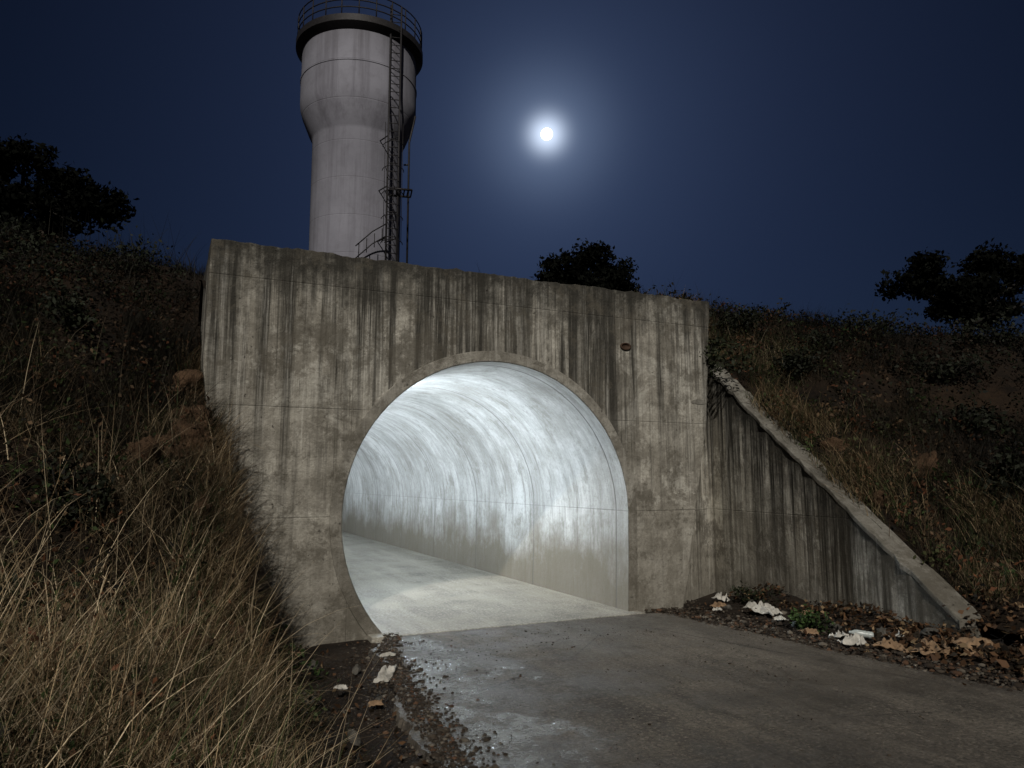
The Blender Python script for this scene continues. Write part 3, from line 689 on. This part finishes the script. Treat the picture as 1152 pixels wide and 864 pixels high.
N=900; Y=rng.uniform(3.2,5.2,N); X=xr(Y)+rng.uniform(-.2,1.2,N); litter_leaves('fallen_leaves',X,Y,np.maximum(HR(X,Y),HG(X,Y))+rng.uniform(.01,.08,N),.06,.8)
A=Acc()
for _ in range(70):
    y=random.uniform(3.8,8.); x=float(xr(np.array(y)))-.1-abs(random.gauss(0,.35)); a=random.uniform(0,6.28); l=random.uniform(.08,.3)
    z=float(HG(np.array(x),np.array(y)))+.03
    A.add(tube([(x,y,z),(x+math.cos(a)*l*.5,y+math.sin(a)*l*.5,z+random.uniform(0,.05)),(x+math.cos(a+.4)*l,y+math.sin(a+.4)*l,z+random.uniform(0,.1))],[.005,.004,.002],5))
A.obj('dead_twigs',m_bark)
def crumple(name,loc,sx,sy,hh,mat,seed,n=30):
    V=[];F=[]
    for j in range(n):
        for i_ in range(n):
            u=i_/(n-1)-.5; v=j/(n-1)-.5
            p=Vector((u*1.6+seed*5,v*1.6,seed))
            fold=1-abs(mnoise.noise(p*1.4))*2.2
            k=max(0,fold)**2*.55+abs(mnoise.noise(p*3.1))*.35+mnoise.noise(p*7)*.08
            edge=max(0,1-(2*max(abs(u),abs(v)))**3)
            q=mnoise.noise_vector(p*1.6)
            rr=1+.45*mnoise.noise(Vector((math.cos(math.atan2(v,u))*1.5,math.sin(math.atan2(v,u))*1.5,seed+2)))
            V.append((u*sx*rr+q.x*sx*.14,v*sy*rr+q.y*sy*.14,k*hh*(.25+.75*edge)))
    for j in range(n-1):
        for i_ in range(n-1): a=j*n+i_; F.append((a,a+1,a+n+1,a+n))
    o=mesh_obj(name,V,F,mat,None,True); o.location=loc; o.rotation_euler=(0.15*math.sin(seed*3),0.15*math.cos(seed*2),seed*1.7)
    s=o.modifiers.new('s','SOLIDIFY'); s.thickness=.004; return o
def gz(x,y): return float(HG(np.array(x),np.array(y)))
for nm,x,y,sx,sy,hh,mt,sd in (('discarded_cloth',6.62,7.02,.40,.22,.18,m_rag,1),('discarded_cloth',6.28,5.42,.26,.20,.17,m_rag,2),('discarded_cloth',6.85,8.0,.22,.14,.15,m_rag,3),
    ('cardboard_scrap',6.62,4.85,.36,.28,.17,m_paper,4),('cardboard_scrap',6.4,5.1,.28,.22,.15,m_paper,5),('cardboard_scrap',6.85,4.55,.40,.32,.18,m_paper,6),('cardboard_scrap',6.3,6.0,.16,.12,.08,m_paper,7),
    ('paper_scrap',1.78,6.25,.34,.13,.09,m_rag,8),('paper_scrap',1.98,6.9,.14,.08,.06,m_rag,9),('paper_scrap',.93,6.9,.14,.12,.14,m_paper,10),('paper_scrap',1.5,5.5,.10,.07,.04,m_paper,11),('cardboard_scrap',6.9,6.6,.18,.14,.10,m_paper,12),
    ('paper_scrap',6.45,5.75,.16,.12,.09,m_rag,13),('paper_scrap',6.55,6.65,.14,.12,.09,m_rag,14),('paper_scrap',6.45,5.2,.16,.12,.09,m_rag,15),('paper_scrap',6.9,5.4,.14,.10,.09,m_rag,16),('paper_scrap',6.35,7.5,.12,.09,.07,m_rag,17),('cardboard_scrap',6.55,7.7,.2,.14,.1,m_paper,18),('paper_scrap',1.35,6.0,.10,.08,.05,m_rag,19),('paper_scrap',1.2,7.3,.12,.09,.06,m_paper,20)):
    crumple(nm,(x,y,max(gz(x,y),-.03)+.03),sx,sy,hh,mt,sd)
# a discarded plastic bottle lying against the wing wall
def bottle(x,y,z,rz):
    prof=[(.0,0),(.030,.0),(.034,.01),(.034,.05),(.031,.06),(.034,.07),(.034,.15),(.030,.175),(.014,.205),(.013,.225),(.0,.226)]
    V=[];F=[];nn=20
    for r_,h in prof:
        for i_ in range(nn):
            a=2*math.pi*i_/nn; V.append((h,r_*math.cos(a),r_*math.sin(a)))
    for j in range(len(prof)-1):
        for i_ in range(nn): F.append((j*nn+i_,j*nn+(i_+1)%nn,(j+1)*nn+(i_+1)%nn,(j+1)*nn+i_))
    o=mesh_obj('plastic_bottle',V,F,m_bottle,None,True); o.location=(x,y,z+.035); o.rotation_euler=(0,-.1,rz)
n=NB('cloudy_plastic'); n.b.inputs['Transmission Weight'].default_value=.35; m_bottle=n.fin((.55,.6,.58),.3,None,.5)
bottle(6.45,6.35,gz(6.45,6.35)+.02,.6); bottle(6.6,5.45,gz(6.6,5.45)+.03,2.4)
for j,(x,y,s) in enumerate(((6.75,6.5,.05),(6.5,6.7,.04),(6.95,5.6,.07),(6.35,5.75,.035),(6.9,7.5,.06),(1.3,6.9,.045),(1.55,5.6,.035),(1.1,5.9,.05),(1.62,6.6,.035),(1.2,4.9,.045),(7.0,5.1,.08),(6.8,6.1,.06),(6.6,7.6,.05),(6.2,6.4,.03),(6.1,7.3,.03))):
    rock('stone',(x,y,max(gz(x,y),-.03)+s*.3),(s,s*1.2,s*.7),m_rock,20+j,sub=3)

# ---------------------------------------------------------------- moon, sky, key light
md=Vector((.4221,.7926,.4399)).normalized()
bm=bmesh.new(); bmesh.ops.create_uvsphere(bm,u_segments=48,v_segments=24,radius=3.0)
me=bpy.data.meshes.new('moon'); bm.to_mesh(me); bm.free()
n=NB('moon_surface'); mn=n.noise(.4,5)
n.b.inputs['Emission Strength'].default_value=6.; n.set(n.b.inputs['Emission Color'],n.mix(n.mr(mn,.4,.6),(.8,.85,.95),(1,1,1)))
me.materials.append(n.fin((.5,.5,.5),.9)); me.polygons.foreach_set('use_smooth',[True]*len(me.polygons))
moon=link(bpy.data.objects.new('moon',me)); moon.location=Vector((0,0,1.6))+md*400

w=bpy.data.worlds.new('World'); scene.world=w; w.use_nodes=True; t=w.node_tree; t.nodes.clear()
out=t.nodes.new('ShaderNodeOutputWorld'); bg=t.nodes.new('ShaderNodeBackground'); t.links.new(bg.outputs[0],out.inputs[0])
sky=t.nodes.new('ShaderNodeTexSky'); sky.sky_type='NISHITA'; sky.sun_disc=False
sky.sun_elevation=math.radians(35); sky.sun_rotation=math.atan2(-.42,-.90); sky.air_density=1.; sky.dust_density=.3; sky.ozone_density=3
tc=t.nodes.new('ShaderNodeTexCoord')
dp=t.nodes.new('ShaderNodeVectorMath'); dp.operation='DOT_PRODUCT'; t.links.new(tc.outputs['Generated'],dp.inputs[0]); dp.inputs[1].default_value=md
mxm=t.nodes.new('ShaderNodeMath'); mxm.operation='MAXIMUM'; t.links.new(dp.outputs['Value'],mxm.inputs[0]); mxm.inputs[1].default_value=0
def glow(p,col):
    a=t.nodes.new('ShaderNodeMath'); a.operation='POWER'; t.links.new(mxm.outputs[0],a.inputs[0]); a.inputs[1].default_value=p
    m_=t.nodes.new('ShaderNodeVectorMath'); m_.operation='SCALE'; m_.inputs[0].default_value=col; t.links.new(a.outputs[0],m_.inputs['Scale']); return m_.outputs[0]
def add(a,b):
    m_=t.nodes.new('ShaderNodeVectorMath'); m_.operation='ADD'; t.links.new(a,m_.inputs[0]); t.links.new(b,m_.inputs[1]); return m_.outputs[0]
tint=t.nodes.new('ShaderNodeVectorMath'); tint.operation='MULTIPLY'; t.links.new(sky.outputs[0],tint.inputs[0]); tint.inputs[1].default_value=(.019,.024,.037)
S_=add(tint.outputs[0],glow(8,(.13,.20,.46)))
S_=add(S_,glow(60,(.18,.27,.48))); S_=add(S_,glow(420,(.8,1.05,1.5))); S_=add(S_,glow(4500,(7,8,9.5)))
t.links.new(S_,bg.inputs[0]); bg.inputs[1].default_value=.1

L=bpy.data.lights.new('sun','SUN'); L.energy=2.6; L.angle=math.radians(.5); L.color=(1,.945,.86)
so=link(bpy.data.objects.new('sun',L)); so.rotation_euler=Vector((.42*.82,.907*.82,-.57)).to_track_quat('-Z','Y').to_euler()

cam=bpy.data.cameras.new('camera'); cam.lens=26; cam.sensor_width=36; cam.clip_start=.05; cam.clip_end=2500
co=link(bpy.data.objects.new('camera',cam)); co.location=(0,0,1.6); co.rotation_euler=(math.radians(97.46),0,math.radians(-25.2))
scene.camera=co
